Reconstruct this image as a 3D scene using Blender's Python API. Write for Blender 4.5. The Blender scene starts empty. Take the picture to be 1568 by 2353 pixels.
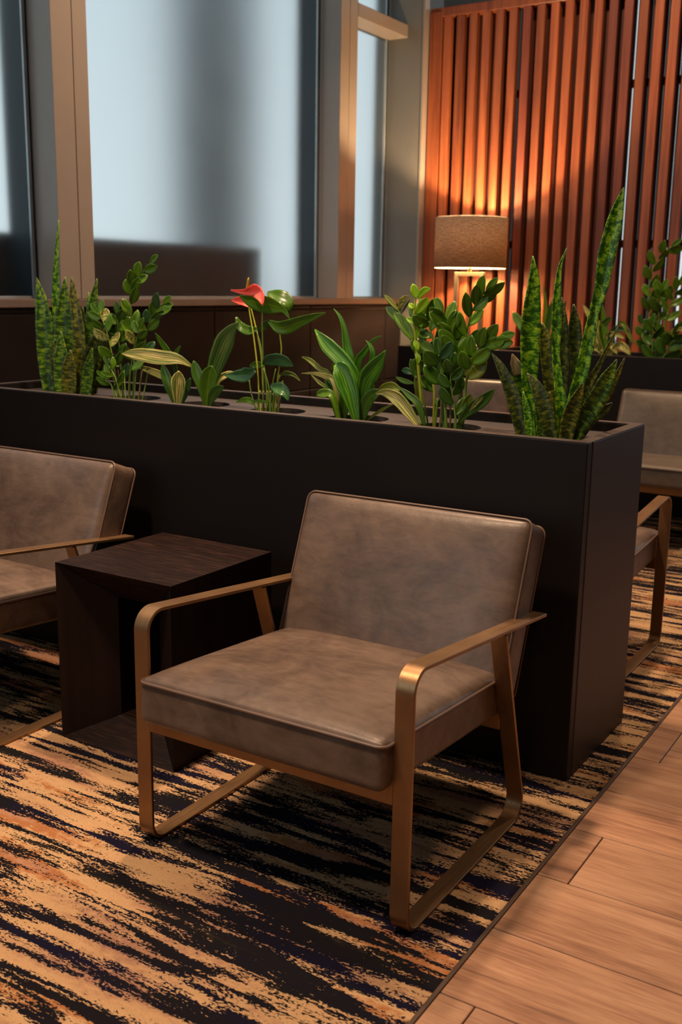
import bpy, bmesh, math, random
from mathutils import Vector, Matrix
random.seed(7)
SC = bpy.context.scene
COL = SC.collection

# ------------------------------------------------------------------ camera
CX, CY, CZ = 0.8774, -2.6146, 1.3364
YAW, PITCH, ROLL, FPX = -0.5578, -0.2121, 0.0153, 2399.1
_fw = Vector((math.sin(YAW)*math.cos(PITCH), math.cos(YAW)*math.cos(PITCH), math.sin(PITCH)))
_r = _fw.cross(Vector((0, 0, 1))).normalized()
_u = _r.cross(_fw)
_r2 = _r*math.cos(ROLL) + _u*math.sin(ROLL)
_u2 = -_r*math.sin(ROLL) + _u*math.cos(ROLL)
cam = bpy.data.cameras.new('camera')
camo = bpy.data.objects.new('camera', cam)
COL.objects.link(camo)
rot = Matrix((_r2, _u2, -_fw)).transposed().to_4x4()
camo.matrix_world = Matrix.Translation((CX, CY, CZ)) @ rot
cam.sensor_fit = 'VERTICAL'
cam.sensor_height = 36.0
cam.sensor_width = 24.0
cam.lens = FPX/2353*36.0
cam.clip_start = 0.05
cam.dof.use_dof = True
cam.dof.focus_distance = 2.75
cam.dof.aperture_fstop = 4.5
SC.camera = camo

# ------------------------------------------------------------------ world, lights, exposure
world = bpy.data.worlds.new('world'); SC.world = world
world.use_nodes = True
wn = world.node_tree.nodes; wl = world.node_tree.links
bg = wn['Background']
bg.inputs['Strength'].default_value = 1.1
wtc = wn.new('ShaderNodeTexCoord'); wsp = wn.new('ShaderNodeSeparateXYZ')
wr = wn.new('ShaderNodeValToRGB')
wl.new(wtc.outputs['Generated'], wsp.inputs[0]); wl.new(wsp.outputs['Z'], wr.inputs[0])
wr.color_ramp.elements[0].position = 0.0; wr.color_ramp.elements[0].color = (0.68, 0.76, 0.79, 1)
wr.color_ramp.elements[1].position = 0.6; wr.color_ramp.elements[1].color = (0.45, 0.55, 0.61, 1)
wl.new(wr.outputs[0], bg.inputs['Color'])
SC.view_settings.view_transform = 'Standard'
SC.view_settings.look = 'None'
SC.view_settings.gamma = 1.0
SC.view_settings.exposure = 0.0
SC.view_settings.use_curve_mapping = False

WARM = (1.0, 0.67, 0.43)
def downlight(x, y, z, power, size=0.16, spread=100, color=WARM, aim=None):
    l = bpy.data.lights.new('downlight', 'AREA'); l.shape = 'DISK'; l.size = size
    l.energy = power; l.color = color; l.spread = math.radians(spread)
    o = bpy.data.objects.new('downlight', l); COL.objects.link(o)
    o.location = (x, y, z)
    if aim is not None:
        d = Vector(aim) - Vector((x, y, z))
        o.rotation_euler = d.to_track_quat('-Z', 'Y').to_euler()
    return o
CEIL = 4.2
downlight(-1.25, -1.85, CEIL-0.03, 55, size=0.30)
downlight(0.6, -1.7, CEIL-0.03, 17, size=0.30)
downlight(-0.4, 1.9, CEIL-0.03, 24)
downlight(-1.1, 0.25, CEIL-0.03, 26, spread=62)
downlight(0.9, 2.6, CEIL-0.03, 28)
downlight(-2.0, 2.0, CEIL-0.03, 12)
downlight(-1.3, 3.0, CEIL-0.03, 13, aim=(-1.3, 4.3, 1.8))
downlight(-1.5, 1.35, CEIL-0.03, 13, spread=90, aim=(-2.9, 1.1, 2.0))
# added cool fill lamp behind the camera, to light the near-facing mullion sides
wl2 = bpy.data.lights.new('window_daylight', 'AREA'); wl2.shape = 'RECTANGLE'; wl2.size = 2.0; wl2.size_y = 2.6
wl2.energy = 17; wl2.color = (.72, .90, 1.0)
wo2 = bpy.data.objects.new('window_daylight', wl2); COL.objects.link(wo2)
wo2.location = (-1.9, -4.95, 2.6); wo2.rotation_euler = (math.radians(90), 0, 0)

# ------------------------------------------------------------------ helpers
def at(px, py, Y):
    d = _fw*FPX + _r2*(px-784) - _u2*(py-1176.5)
    t = (Y-CY)/d.y
    return Vector((CX, CY, CZ)) + d*t
def px2m(P):
    return (P-Vector((CX, CY, CZ))).dot(_fw)/FPX

def link_mesh(name, bm, mat, parent=None, smooth=False, loc=None):
    me = bpy.data.meshes.new(name); bm.to_mesh(me); bm.free()
    if mat: me.materials.append(mat)
    if smooth:
        for f in me.polygons: f.use_smooth = True
    o = bpy.data.objects.new(name, me); COL.objects.link(o)
    if loc is not None: o.location = loc
    if parent: o.parent = parent
    return o
def empty(name, loc, label, cat, group=None, rz=0):
    o = bpy.data.objects.new(name, None); COL.objects.link(o)
    o.location = loc; o.rotation_euler = (0, 0, rz); o.empty_display_size = .1
    o['label'] = label; o['category'] = cat
    if group: o['group'] = group
    return o
def structure(o):
    o['kind'] = 'structure'; return o
def box(bm, x0, x1, y0, y1, z0, z1, bev=0.0, seg=2):
    r = bmesh.ops.create_cube(bm, size=1.0)
    vs = r['verts']
    for v in vs:
        v.co = Vector(((x0+x1)/2+v.co.x*(x1-x0), (y0+y1)/2+v.co.y*(y1-y0), (z0+z1)/2+v.co.z*(z1-z0)))
    if bev > 0:
        es = list({e for v in vs for e in v.link_edges})
        bmesh.ops.bevel(bm, geom=es, offset=bev, segments=seg, profile=0.5, affect='EDGES')
def boxobj(name, x0, x1, y0, y1, z0, z1, mat, parent=None, bev=0.0, seg=2):
    bm = bmesh.new(); box(bm, x0, x1, y0, y1, z0, z1, bev, seg)
    return link_mesh(name, bm, mat, parent)
def tube(bm, pts, rad, n=8, closed=False, caps=True):
    pts = [Vector(p) for p in pts]; N = len(pts)
    rads = rad if isinstance(rad, (list, tuple)) else [rad]*N
    rings = []; up = None
    for i, p in enumerate(pts):
        if closed: t = (pts[(i+1) % N]-pts[i-1])
        else: t = pts[min(i+1, N-1)]-pts[max(i-1, 0)]
        t.normalize()
        if up is None:
            up = Vector((0, 0, 1)) if abs(t.z) < .9 else Vector((1, 0, 0))
        a = t.cross(up)
        if a.length < 1e-6: a = t.orthogonal()
        a.normalize(); b = a.cross(t); up = b
        rings.append([bm.verts.new(p + (a*math.cos(2*math.pi*k/n)+b*math.sin(2*math.pi*k/n))*rads[i]) for k in range(n)])
    R = range(N if closed else N-1)
    for i in R:
        A = rings[i]; B = rings[(i+1) % N]
        for k in range(n):
            bm.faces.new((A[k], A[(k+1) % n], B[(k+1) % n], B[k]))
    if not closed and caps:
        bm.faces.new(rings[0][::-1]); bm.faces.new(rings[-1])
def catmull(P, n):
    P = [Vector(p) for p in P]
    if len(P) == 2:
        return [P[0].lerp(P[1], i/n) for i in range(n+1)]
    E = [P[0]*2-P[1]] + P + [P[-1]*2-P[-2]]
    out = []; m = len(P)-1
    for i in range(n+1):
        s = i/n*m; k = min(int(s), m-1); t = s-k
        a, b, c, d = E[k:k+4]
        out.append(0.5*((2*b)+(c-a)*t+(2*a-5*b+4*c-d)*t*t+(3*b-a-3*c+d)*t**3))
    return out
def interp(tab, t):
    for (a, va), (b, vb) in zip(tab, tab[1:]):
        if t <= b:
            return va+(vb-va)*(t-a)/max(1e-9, b-a)
    return tab[-1][1]

# ------------------------------------------------------------------ materials
def mat(name):
    m = bpy.data.materials.new(name); m.use_nodes = True
    nt = m.node_tree; return m, nt, nt.nodes['Principled BSDF']
def ramp(nt, fac, els, interp_='LINEAR'):
    r = nt.nodes.new('ShaderNodeValToRGB'); r.color_ramp.interpolation = interp_
    cr = r.color_ramp
    while len(cr.elements) < len(els): cr.elements.new(0.5)
    for e, (p, c) in zip(cr.elements, els):
        e.position = p; e.color = (*c, 1) if len(c) == 3 else c
    nt.links.new(fac, r.inputs[0]); return r.outputs[0]
def noise(nt, vec, scale, detail=4, rough=.55, dist=0):
    n = nt.nodes.new('ShaderNodeTexNoise'); n.inputs['Scale'].default_value = scale
    n.inputs['Detail'].default_value = detail; n.inputs['Roughness'].default_value = rough
    n.inputs['Distortion'].default_value = dist
    if vec is not None: nt.links.new(vec, n.inputs['Vector'])
    return n.outputs['Fac']
def coords(nt, kind='Object', scale=(1, 1, 1), loc=(0, 0, 0), rot=(0, 0, 0)):
    tc = nt.nodes.new('ShaderNodeTexCoord'); mp = nt.nodes.new('ShaderNodeMapping')
    mp.inputs['Scale'].default_value = scale; mp.inputs['Location'].default_value = loc
    mp.inputs['Rotation'].default_value = rot
    nt.links.new(tc.outputs[kind], mp.inputs[0]); return mp.outputs[0]
def mixc(nt, fac, a, b, mode='MIX'):
    m = nt.nodes.new('ShaderNodeMix'); m.data_type = 'RGBA'; m.blend_type = mode
    for s, v in ((0, fac), (6, a), (7, b)):
        if hasattr(v, 'is_linked') or isinstance(v, bpy.types.NodeSocket): nt.links.new(v, m.inputs[s])
        else: m.inputs[s].default_value = v if s == 0 else (*v, 1)
    return m.outputs[2]
def mth(nt, op, a, b=None, clamp=False):
    m = nt.nodes.new('ShaderNodeMath'); m.operation = op; m.use_clamp = clamp
    for i, v in enumerate((a, b)):
        if v is None: continue
        if isinstance(v, bpy.types.NodeSocket): nt.links.new(v, m.inputs[i])
        else: m.inputs[i].default_value = v
    return m.outputs[0]
def bump(nt, p, h, strength, dist):
    b = nt.nodes.new('ShaderNodeBump'); b.inputs['Strength'].default_value = strength
    b.inputs['Distance'].default_value = dist
    nt.links.new(h, b.inputs['Height']); nt.links.new(b.outputs[0], p.inputs['Normal'])
def plain(name, col, rough=.5, metal=0, spec=.5, var=0.12, vs=6):
    m, nt, p = mat(name)
    n = noise(nt, coords(nt), vs)
    c = ramp(nt, n, [(.3, tuple(v*(1-var) for v in col)), (.7, tuple(min(1, v*(1+var)) for v in col))])
    nt.links.new(c, p.inputs['Base Color'])
    p.inputs['Roughness'].default_value = rough; p.inputs['Metallic'].default_value = metal
    p.inputs['Specular IOR Level'].default_value = spec
    return m

def leather(name, dark, light):
    m, nt, p = mat(name)
    c = coords(nt)
    a = noise(nt, c, 7, 5, .6, .8)
    c2 = coords(nt, scale=(14, 40, 30)); b = noise(nt, c2, 1.2, 5, .6, 1.0)
    f = mth(nt, 'ADD', mth(nt, 'MULTIPLY', a, .65), mth(nt, 'MULTIPLY', b, .35))
    col = ramp(nt, f, [(.36, dark), (.64, light)])
    nt.links.new(col, p.inputs['Base Color'])
    rr = ramp(nt, noise(nt, c, 25, 3), [(.3, (.33,)*3), (.7, (.45,)*3)])
    nt.links.new(rr, p.inputs['Roughness'])
    v = nt.nodes.new('ShaderNodeTexVoronoi'); v.inputs['Scale'].default_value = 420
    nt.links.new(c, v.inputs['Vector'])
    h = mth(nt, 'ADD', mth(nt, 'MULTIPLY', v.outputs['Distance'], .4), mth(nt, 'MULTIPLY', noise(nt, c, 90, 3), .8))
    bump(nt, p, h, .12, .002)
    return m
M_LEATH = leather('leather_taupe', (.064, .042, .032), (.142, .098, .072))
M_PIPE = plain('leather_piping', (.11, .068, .048), .45)
M_LEATH2 = leather('leather_grey', (.085, .066, .052), (.145, .115, .088))

def bronze():
    m, nt, p = mat('brushed_bronze')
    n = noise(nt, coords(nt, scale=(300, 8, 8)), 1, 3)
    n2 = noise(nt, coords(nt), 9, 4)
    nt.links.new(ramp(nt, n2, [(.3, (.26, .150, .075)), (.7, (.33, .200, .100))]), p.inputs['Base Color'])
    nt.links.new(ramp(nt, n, [(.3, (.34,)*3), (.7, (.46,)*3)]), p.inputs['Roughness'])
    p.inputs['Metallic'].default_value = .85
    bump(nt, p, n, .03, .001)
    return m
M_BRONZE = bronze()

def carpet():
    m, nt, p = mat('streaked_carpet')
    def L(sx, sy, sc=1, det=5, r=.6, loc=(0, 0, 0), d=0): return noise(nt, coords(nt, scale=(sx, sy, 1), loc=loc), sc, det, r, d)
    base = L(2.2, 21, 1, 4, .55, d=.35)
    mid = L(9, 60, 1, 4, .6, (3, 7, 0), .2)
    fine = L(105, 250, 1, 2, .6, (9, 2, 0))
    big = L(.9, 1.6, 1, 2, .5, (5, 1, 0))
    s = mth(nt, 'ADD', mth(nt, 'MULTIPLY', base, 1.0), mth(nt, 'MULTIPLY', mid, .46))
    s = mth(nt, 'ADD', s, mth(nt, 'MULTIPLY', fine, .46))
    s = mth(nt, 'ADD', s, mth(nt, 'MULTIPLY', big, .22))
    mask = ramp(nt, mth(nt, 'MULTIPLY', s, .5), [(.537, (0,)*3), (.544, (1,)*3)])
    h = L(1.3, 7, 1, 3, .5, (11, 4, 0)); h2 = L(40, 90, 1, 2, .6, (2, 2, 0))
    hh = mth(nt, 'ADD', mth(nt, 'MULTIPLY', h, .8), mth(nt, 'MULTIPLY', h2, .2))
    light = ramp(nt, hh, [(.36, (.34, .18, .12)), (.44, (.50, .31, .165)), (.54, (.56, .36, .19)), (.60, (.38, .15, .055)), (.68, (.42, .235, .15))])
    k = L(1.4, 9, 1, 3, .5, (21, 14, 0))
    kk = mth(nt, 'ADD', mth(nt, 'MULTIPLY', k, .85), mth(nt, 'MULTIPLY', h2, .15))
    dark = ramp(nt, kk, [(.42, (.010, .009, .024)), (.50, (.011, .010, .015)), (.62, (.012, .011, .012)), (.70, (.060, .043, .030))])
    c = mixc(nt, mask, dark, light)
    grain = L(380, 380, 1, 2, .7)
    c = mixc(nt, .55, c, ramp(nt, grain, [(.3, (.35,)*3), (.7, (1.0,)*3)]), 'MULTIPLY')
    nt.links.new(c, p.inputs['Base Color'])
    p.inputs['Roughness'].default_value = .95; p.inputs['Specular IOR Level'].default_value = .04
    p.inputs['Sheen Weight'].default_value = 0
    bump(nt, p, grain, .5, .004)
    return m
M_CARPET = carpet()

def plank_mat():
    m, nt, p = mat('oak_plank')
    oi = nt.nodes.new('ShaderNodeObjectInfo')
    off = nt.nodes.new('ShaderNodeCombineXYZ')
    nt.links.new(mth(nt, 'MULTIPLY', oi.outputs['Random'], 37.0), off.inputs[0])
    nt.links.new(mth(nt, 'MULTIPLY', oi.outputs['Random'], 91.0), off.inputs[1])
    tc = nt.nodes.new('ShaderNodeTexCoord'); va = nt.nodes.new('ShaderNodeVectorMath'); va.operation = 'ADD'
    nt.links.new(tc.outputs['Object'], va.inputs[0]); nt.links.new(off.outputs[0], va.inputs[1])
    def mp(s):
        q = nt.nodes.new('ShaderNodeMapping'); q.inputs['Scale'].default_value = s
        nt.links.new(va.outputs[0], q.inputs[0]); return q.outputs[0]
    g = noise(nt, mp((2.2, 26, 1)), 1.2, 7, .68, .5)
    f = noise(nt, mp((9, 260, 1)), 1, 3, .6)
    b = noise(nt, mp((1.6, 4.0, 1)), 1.2, 3, .5)
    t = mth(nt, 'ADD', mth(nt, 'MULTIPLY', g, .42), mth(nt, 'MULTIPLY', f, .23))
    t = mth(nt, 'ADD', t, mth(nt, 'MULTIPLY', b, .35))
    c = ramp(nt, t, [(.37, (.13, .062, .036)), (.44, (.25, .125, .072)), (.52, (.36, .198, .115)), (.61, (.46, .275, .168))])
    c = mixc(nt, 1.0, c, ramp(nt, oi.outputs['Random'], [(0, (.84, .82, .80)), (1, (1.08, 1.06, 1.04))]), 'MULTIPLY')
    nt.links.new(c, p.inputs['Base Color'])
    nt.links.new(ramp(nt, f, [(.3, (.38,)*3), (.7, (.52,)*3)]), p.inputs['Roughness'])
    bump(nt, p, f, .12, .002)
    return m
M_PLANK = plank_mat()

def streak_wood(name, cols, axis='z', rough=.45, sc=1.0, rnd=0.25, spec=.5):
    m, nt, p = mat(name)
    S = {'z': (30, 30, 1.2), 'y': (30, 1.2, 30), 'x': (1.5, 40, 40), 'xf': (11, 150, 150)}[axis]
    oi = nt.nodes.new('ShaderNodeObjectInfo')
    off = nt.nodes.new('ShaderNodeCombineXYZ')
    for i in range(3): nt.links.new(mth(nt, 'MULTIPLY', oi.outputs['Random'], 13.7*(i+1)), off.inputs[i])
    tc = nt.nodes.new('ShaderNodeTexCoord'); va = nt.nodes.new('ShaderNodeVectorMath'); va.operation = 'ADD'
    nt.links.new(tc.outputs['Object'], va.inputs[0]); nt.links.new(off.outputs[0], va.inputs[1])
    q = nt.nodes.new('ShaderNodeMapping'); q.inputs['Scale'].default_value = tuple(s*sc for s in S)
    nt.links.new(va.outputs[0], q.inputs[0])
    n = noise(nt, q.outputs[0], 1, 6, .62, .4)
    c = ramp(nt, n, [(.3, cols[0]), (.5, cols[1]), (.7, cols[2])])
    if rnd: c = mixc(nt, 1.0, c, ramp(nt, oi.outputs['Random'], [(0, (1-rnd,)*3), (1, (1+rnd*.4,)*3)]), 'MULTIPLY')
    nt.links.new(c, p.inputs['Base Color'])
    p.inputs['Roughness'].default_value = rough; p.inputs['Specular IOR Level'].default_value = spec
    bump(nt, p, n, .15, .002)
    return m
M_SLAT = streak_wood('red_cedar', [(.20, .046, .017), (.37, .098, .034), (.47, .145, .052)], 'z', .42, 1.0, .38)
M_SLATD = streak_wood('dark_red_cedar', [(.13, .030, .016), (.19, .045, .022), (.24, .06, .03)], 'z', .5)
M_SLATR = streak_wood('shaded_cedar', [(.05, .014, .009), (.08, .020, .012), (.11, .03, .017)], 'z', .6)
M_TABLE = streak_wood('wenge_veneer', [(.004, .0014, .0011), (.008, .0028, .0022), (.034, .015, .010)], 'xf', .48, 1.0, 0, .2)
M_TABLEV = streak_wood('wenge_veneer_upright', [(.006, .0024, .0018), (.010, .004, .003), (.014, .006, .004)], 'z', .5, 1.0, 0, .2)
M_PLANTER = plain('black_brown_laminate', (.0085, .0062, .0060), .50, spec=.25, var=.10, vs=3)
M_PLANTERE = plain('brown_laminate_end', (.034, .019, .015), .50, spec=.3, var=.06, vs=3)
M_LID = plain('planter_lid', (.040, .032, .030), .55)
M_RIM = plain('rim_edging', (.050, .038, .034), .5)
M_DARKHOLE = plain('black_plastic', (.006, .006, .006), .6)
M_SOIL = plain('potting_soil', (.012, .008, .006), .95, vs=60)
M_TILE = plain('brown_porcelain_tile', (.0125, .0080, .0070), .5, spec=.25, var=.18, vs=4)
M_GROUT = plain('grout', (.085, .066, .060), .8)
M_SILL = plain('sill_stone', (.235, .175, .145), .32, var=.10)
M_MULL = plain('mullion_paint', (.42, .36, .31), .34, var=.03)
M_COLUMN = plain('column_paint', (.24, .23, .20), .45, var=.03)
M_GASKET = plain('glazing_gasket', (.010, .013, .015), .5)
M_ALU = plain('glazing_bead', (.45, .50, .52), .3, .3)
M_STRIP = plain('edge_strip', (.085, .052, .036), .45, .2)
M_WALL = plain('painted_wall', (.16, .13, .105), .8)
M_CEIL = plain('ceiling_paint', (.30, .25, .21), .85)
M_OUT = plain('exterior_parapet', (.085, .056, .046), .7)
M_OUTC = plain('exterior_column', (.13, .14, .15), .8)
M_GROUND = plain('exterior_ground', (.25, .27, .27), .9)
M_NICKEL = plain('champagne_metal', (.55, .45, .28), .32, .8)

def frosted():
    m, nt, p = mat('frosted_glass')
    p.inputs['Base Color'].default_value = (.90, .96, .97, 1)
    p.inputs['Transmission Weight'].default_value = 1.0
    p.inputs['IOR'].default_value = 1.14
    n = noise(nt, coords(nt), 3, 3)
    nt.links.new(ramp(nt, n, [(.3, (.37,)*3), (.7, (.40,)*3)]), p.inputs['Roughness'])
    return m
M_GLASS = frosted()

def linen():
    m, nt, p = mat('linen_shade')
    nt.nodes.remove(p)
    out = nt.nodes['Material Output']
    c = coords(nt, 'UV', scale=(160, 26, 1)); d = coords(nt, 'UV', scale=(26, 110, 1))
    n = mth(nt, 'ADD', mth(nt, 'MULTIPLY', noise(nt, c, 1, 3, .6), .5), mth(nt, 'MULTIPLY', noise(nt, d, 1, 3, .6), .5))
    col = ramp(nt, n, [(.35, (.15, .10, .065)), (.65, (.56, .42, .30))])
    di = nt.nodes.new('ShaderNodeBsdfDiffuse'); tr = nt.nodes.new('ShaderNodeBsdfTranslucent'); mx = nt.nodes.new('ShaderNodeMixShader')
    nt.links.new(col, di.inputs[0]); nt.links.new(col, tr.inputs[0])
    mx.inputs[0].default_value = .26
    nt.links.new(di.outputs[0], mx.inputs[1]); nt.links.new(tr.outputs[0], mx.inputs[2]); nt.links.new(mx.outputs[0], out.inputs[0])
    return m
M_LINEN = linen()

def leafmat(name, cols, kind='plain', rough=.35, trans=.25):
    """UV: u across, v along the leaf."""
    m, nt, p = mat(name)
    if kind == 'snake':
        a = noise(nt, coords(nt, 'UV', scale=(1.6, 30, 1)), 1, 3, .6, .7)
        b = noise(nt, coords(nt, 'UV', scale=(5, 120, 1), loc=(3, 5, 0)), 1, 3, .6, .5)
        c = noise(nt, coords(nt, 'UV', scale=(1.5, 5, 1), loc=(7, 2, 0)), 1, 2)
        f = mth(nt, 'ADD', mth(nt, 'MULTIPLY', a, .6), mth(nt, 'MULTIPLY', b, .28))
        f = mth(nt, 'ADD', f, mth(nt, 'MULTIPLY', c, .25))
        col = ramp(nt, f, [(.50, cols[0]), (.555, cols[1]), (.60, cols[2]), (.70, cols[3])])
    elif kind == 'stripe':
        a = noise(nt, coords(nt, 'UV', scale=(13, 1.3, 1)), 1, 4, .6, .1)
        col = ramp(nt, a, [(.40, cols[0]), (.50, cols[1]), (.58, cols[2])])
    elif kind == 'mottle':
        a = noise(nt, coords(nt, 'UV', scale=(6, 9, 1)), 1, 4, .65, .6)
        col = ramp(nt, a, [(.42, cols[0]), (.50, cols[1]), (.60, cols[2])])
    else:
        uv = coords(nt, 'UV'); sp = nt.nodes.new('ShaderNodeSeparateXYZ'); nt.links.new(uv, sp.inputs[0])
        d = mth(nt, 'ABSOLUTE', mth(nt, 'SUBTRACT', sp.outputs[0], .5))
        oi = nt.nodes.new('ShaderNodeObjectInfo')
        n = noise(nt, coords(nt, 'Object'), 22, 3)
        t = mth(nt, 'ADD', mth(nt, 'MULTIPLY', n, .55), mth(nt, 'MULTIPLY', oi.outputs['Random'], .45))
        base = ramp(nt, t, [(.25, cols[0]), (.75, cols[1])])
        vein = ramp(nt, d, [(.0, (1,)*3), (.045, (0,)*3)])
        col = mixc(nt, mth(nt, 'MULTIPLY', vein, .55), base, cols[2])
    nt.links.new(col, p.inputs['Base Color'])
    p.inputs['Roughness'].default_value = rough
    out = nt.nodes['Material Output']
    tr = nt.nodes.new('ShaderNodeBsdfTranslucent'); mx = nt.nodes.new('ShaderNodeMixShader'); mx.inputs[0].default_value = trans
    nt.links.new(col, tr.inputs[0])
    nt.links.new(p.outputs[0], mx.inputs[1]); nt.links.new(tr.outputs[0], mx.inputs[2]); nt.links.new(mx.outputs[0], out.inputs[0])
    return m
L_SNAKE = leafmat('snake_leaf', [(0.020, 0.054, 0.008), (0.037, 0.115, 0.012), (0.128, 0.270, 0.014), (0.323, 0.405, 0.020)], 'snake', .36, .08)
L_SNAKEB = leafmat('snake_leaf_bright', [(0.027, 0.101, 0.008), (0.060, 0.230, 0.012), (0.238, 0.513, 0.020), (0.442, 0.675, 0.040)], 'snake', .33, .12)
L_SNAKED = leafmat('snake_leaf_dark', [(0.017, 0.027, 0.006), (0.031, 0.054, 0.008), (0.076, 0.115, 0.010), (0.238, 0.216, 0.020)], 'snake', .4, .05)
L_SNAKEY = leafmat('snake_leaf_yellow', [(.028, .036, .006), (.055, .080, .008), (.16, .17, .012), (.32, .27, .025)], 'snake', .38, .08)
L_ZZ = leafmat('glossy_leaf', [(.065, .160, .006), (.130, .300, .012), (.28, .46, .03)], 'plain', .30)
L_ZZD = leafmat('glossy_leaf_dark', [(.030, .090, .006), (.070, .180, .010), (.15, .29, .02)], 'plain', .28)
L_LIME = leafmat('lime_leaf', [(0.289, 0.567, 0.015), (0.459, 0.783, 0.025), (0.714, 0.800, 0.050)], 'plain', .35)
L_OLIVE = leafmat('olive_leaf', [(0.102, 0.149, 0.010), (0.204, 0.257, 0.015), (0.340, 0.351, 0.030)], 'plain', .4)
L_BLUE = leafmat('blue_green_leaf', [(0.031, 0.101, 0.030), (0.051, 0.162, 0.050), (0.102, 0.243, 0.080)], 'plain', .25)
L_MOT = leafmat('mottled_leaf', [(0.060, 0.162, 0.020), (0.272, 0.338, 0.050), (0.800, 0.594, 0.220)], 'mottle', .4)
L_STRIPE = leafmat('striped_leaf', [(0.060, 0.149, 0.020), (0.221, 0.270, 0.040), (0.800, 0.648, 0.250)], 'stripe', .4)
L_STRIPED = leafmat('green_striped_leaf', [(0.034, 0.101, 0.020), (0.060, 0.162, 0.030), (0.204, 0.297, 0.070)], 'stripe', .32)
L_CREAM = leafmat('cream_leaf', [(0.170, 0.257, 0.040), (0.510, 0.486, 0.120), (0.800, 0.675, 0.220)], 'mottle', .45)
L_BROAD = leafmat('broad_leaf', [(0.027, 0.115, 0.008), (0.054, 0.203, 0.012), (0.136, 0.365, 0.020)], 'stripe', .30)
L_GREYTIP = leafmat('withered_leaf', [(0.170, 0.135, 0.050), (0.425, 0.297, 0.150), (0.646, 0.446, 0.260)], 'stripe', .6)
M_SPATHE = leafmat('red_spathe', [(.80, .085, .060), (.88, .14, .10), (.78, .10, .08)], 'plain', .32, .25)
M_SPADIX = plain('yellow_spadix', (.62, .40, .02), .5, vs=200)
M_STEM = plain('green_stem', (.14, .24, .025), .45)
M_STEMY = plain('yellow_green_stem', (.42, .46, .03), .4)
M_STEMB = plain('brown_stem', (.16, .12, .04), .6)

# ------------------------------------------------------------------ setting: floor, carpet, walls
BORD = 0.1006
fl = structure(boxobj('floor', BORD, 4.6, -5, 6.5, -0.08, -0.005, plain('subfloor', (.07, .04, .028), .8)))
ROW0, PW, PL = 0.2666, 0.2512, 1.20
meshes = {}
def plank_piece(x0, x1, y0, y1):
    k = (round(x1-x0, 4), round(y1-y0, 4))
    if k not in meshes:
        bm = bmesh.new(); box(bm, 0, x1-x0, 0, y1-y0, -0.006, 0.0, 0.0016, 1)
        me = bpy.data.meshes.new('plank'); bm.to_mesh(me); bm.free(); me.materials.append(M_PLANK); meshes[k] = me
    o = bpy.data.objects.new('plank', meshes[k]); COL.objects.link(o); o.location = (x0, y0, 0); o.parent = fl
for r in range(-11, 12):
    y1 = ROW0 - r*PW; y0 = y1 - PW + 0.003
    if y0 > 3.2 or y1 < -2.9: continue
    j = 0.183 + ((r+1) % 3)*0.4
    xs = [BORD+.006]
    if j > BORD+.05: xs.append(j)
    while xs[-1] < 3.4: xs.append(xs[-1]+PL if len(xs) > 1 else j+PL)
    for a, b in zip(xs, xs[1:]): plank_piece(a, b-.003, y0, y1)
structure(boxobj('trim_1', BORD-.004, BORD+.006, -5, 6.4, -0.08, 0.0035, M_STRIP, bev=.002))

cp = boxobj('carpet', -2.88, BORD-.004, -5, 6.4, -0.08, 0.0, M_CARPET)
cp['label'] = 'streaked navy and beige carpet under the brown armchairs, beside the wooden planks'; cp['category'] = 'carpet'

# ledge wall with tiles
YE = 4.23
wl_ = structure(boxobj('wall_left', -3.45, -2.912, -5, 6.5, -0.08, 1.224, M_GROUT))
def tile(y0, y1, z0, z1):
    g = .0045
    boxobj('tile', -2.913, -2.900, y0+g, y1-g, z0+g, z1-g, M_TILE, wl_, bev=.002, seg=1)
k = -7
while 2.066+k*.9692 < 6:
    a = 2.066+k*.9692; b = min(a+.9692, YE+.3)
    if a < YE+.2:
        for z0, z1 in ((0.0, .176), (.176, .686), (.686, 1.196), (1.196, 1.222)): tile(a, b, z0, z1)
    k += 1
structure(boxobj('trim_2', -3.5, -2.885, -5, YE+.02, 1.224, 1.262, M_SILL, bev=.004))

# windows on the left wall
GX = -3.06
def pane(n, y0, y1, z0, z1):
    w = structure(boxobj('window_%d' % n, GX-.012, GX, y0, y1, z0, z1, M_GLASS))
    boxobj('glazing_bead', GX, GX+.012, y1-.018, y1, z0, z1, M_ALU, w)
    boxobj('glazing_bead', GX, GX+.010, y0, y0+.012, z0, z1, M_GASKET, w)
    boxobj('gasket', GX, GX+.016, y1, y1+.006, z0, z1, M_GASKET, w)
    boxobj('window_frame', GX-.03, GX+.008, y0, y1, z0-.002, z0+.012, M_ALU, w)
    return w
pane(1, -2.2, .915, 1.262, CEIL)
pane(2, 1.15, 3.33, 1.262, CEIL)
pane(3, 3.565, 4.20, 1.262, 3.04)
pane(4, 3.565, 4.20, 3.125, CEIL)
n = 3
M_FIN = plain('exterior_fin', (.030, .045, .058), .5)
for (a, g, b) in ((.928, 1.058, 1.152), (3.352, 3.463, 3.562), (-2.45, -2.32, -2.22)):
    structure(boxobj('trim_%d' % n, -3.24, -3.075, a, b, 1.262, CEIL, M_FIN)); n += 1
    structure(boxobj('trim_%d' % n, -3.075, -2.900, a, g-.003, 1.262, CEIL, M_MULL, bev=.003)); n += 1
    structure(boxobj('trim_%d' % n, -3.075, -2.902, g+.003, b, 1.262, CEIL, M_MULL, bev=.003)); n += 1
structure(boxobj('trim_%d' % n, -3.10, -2.902, 3.563, YE, 3.04, 3.125, M_MULL, bev=.003)); n += 1
structure(boxobj('wall_column', -3.17, -2.785, YE, YE+.30, 0, CEIL, M_COLUMN))
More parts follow.
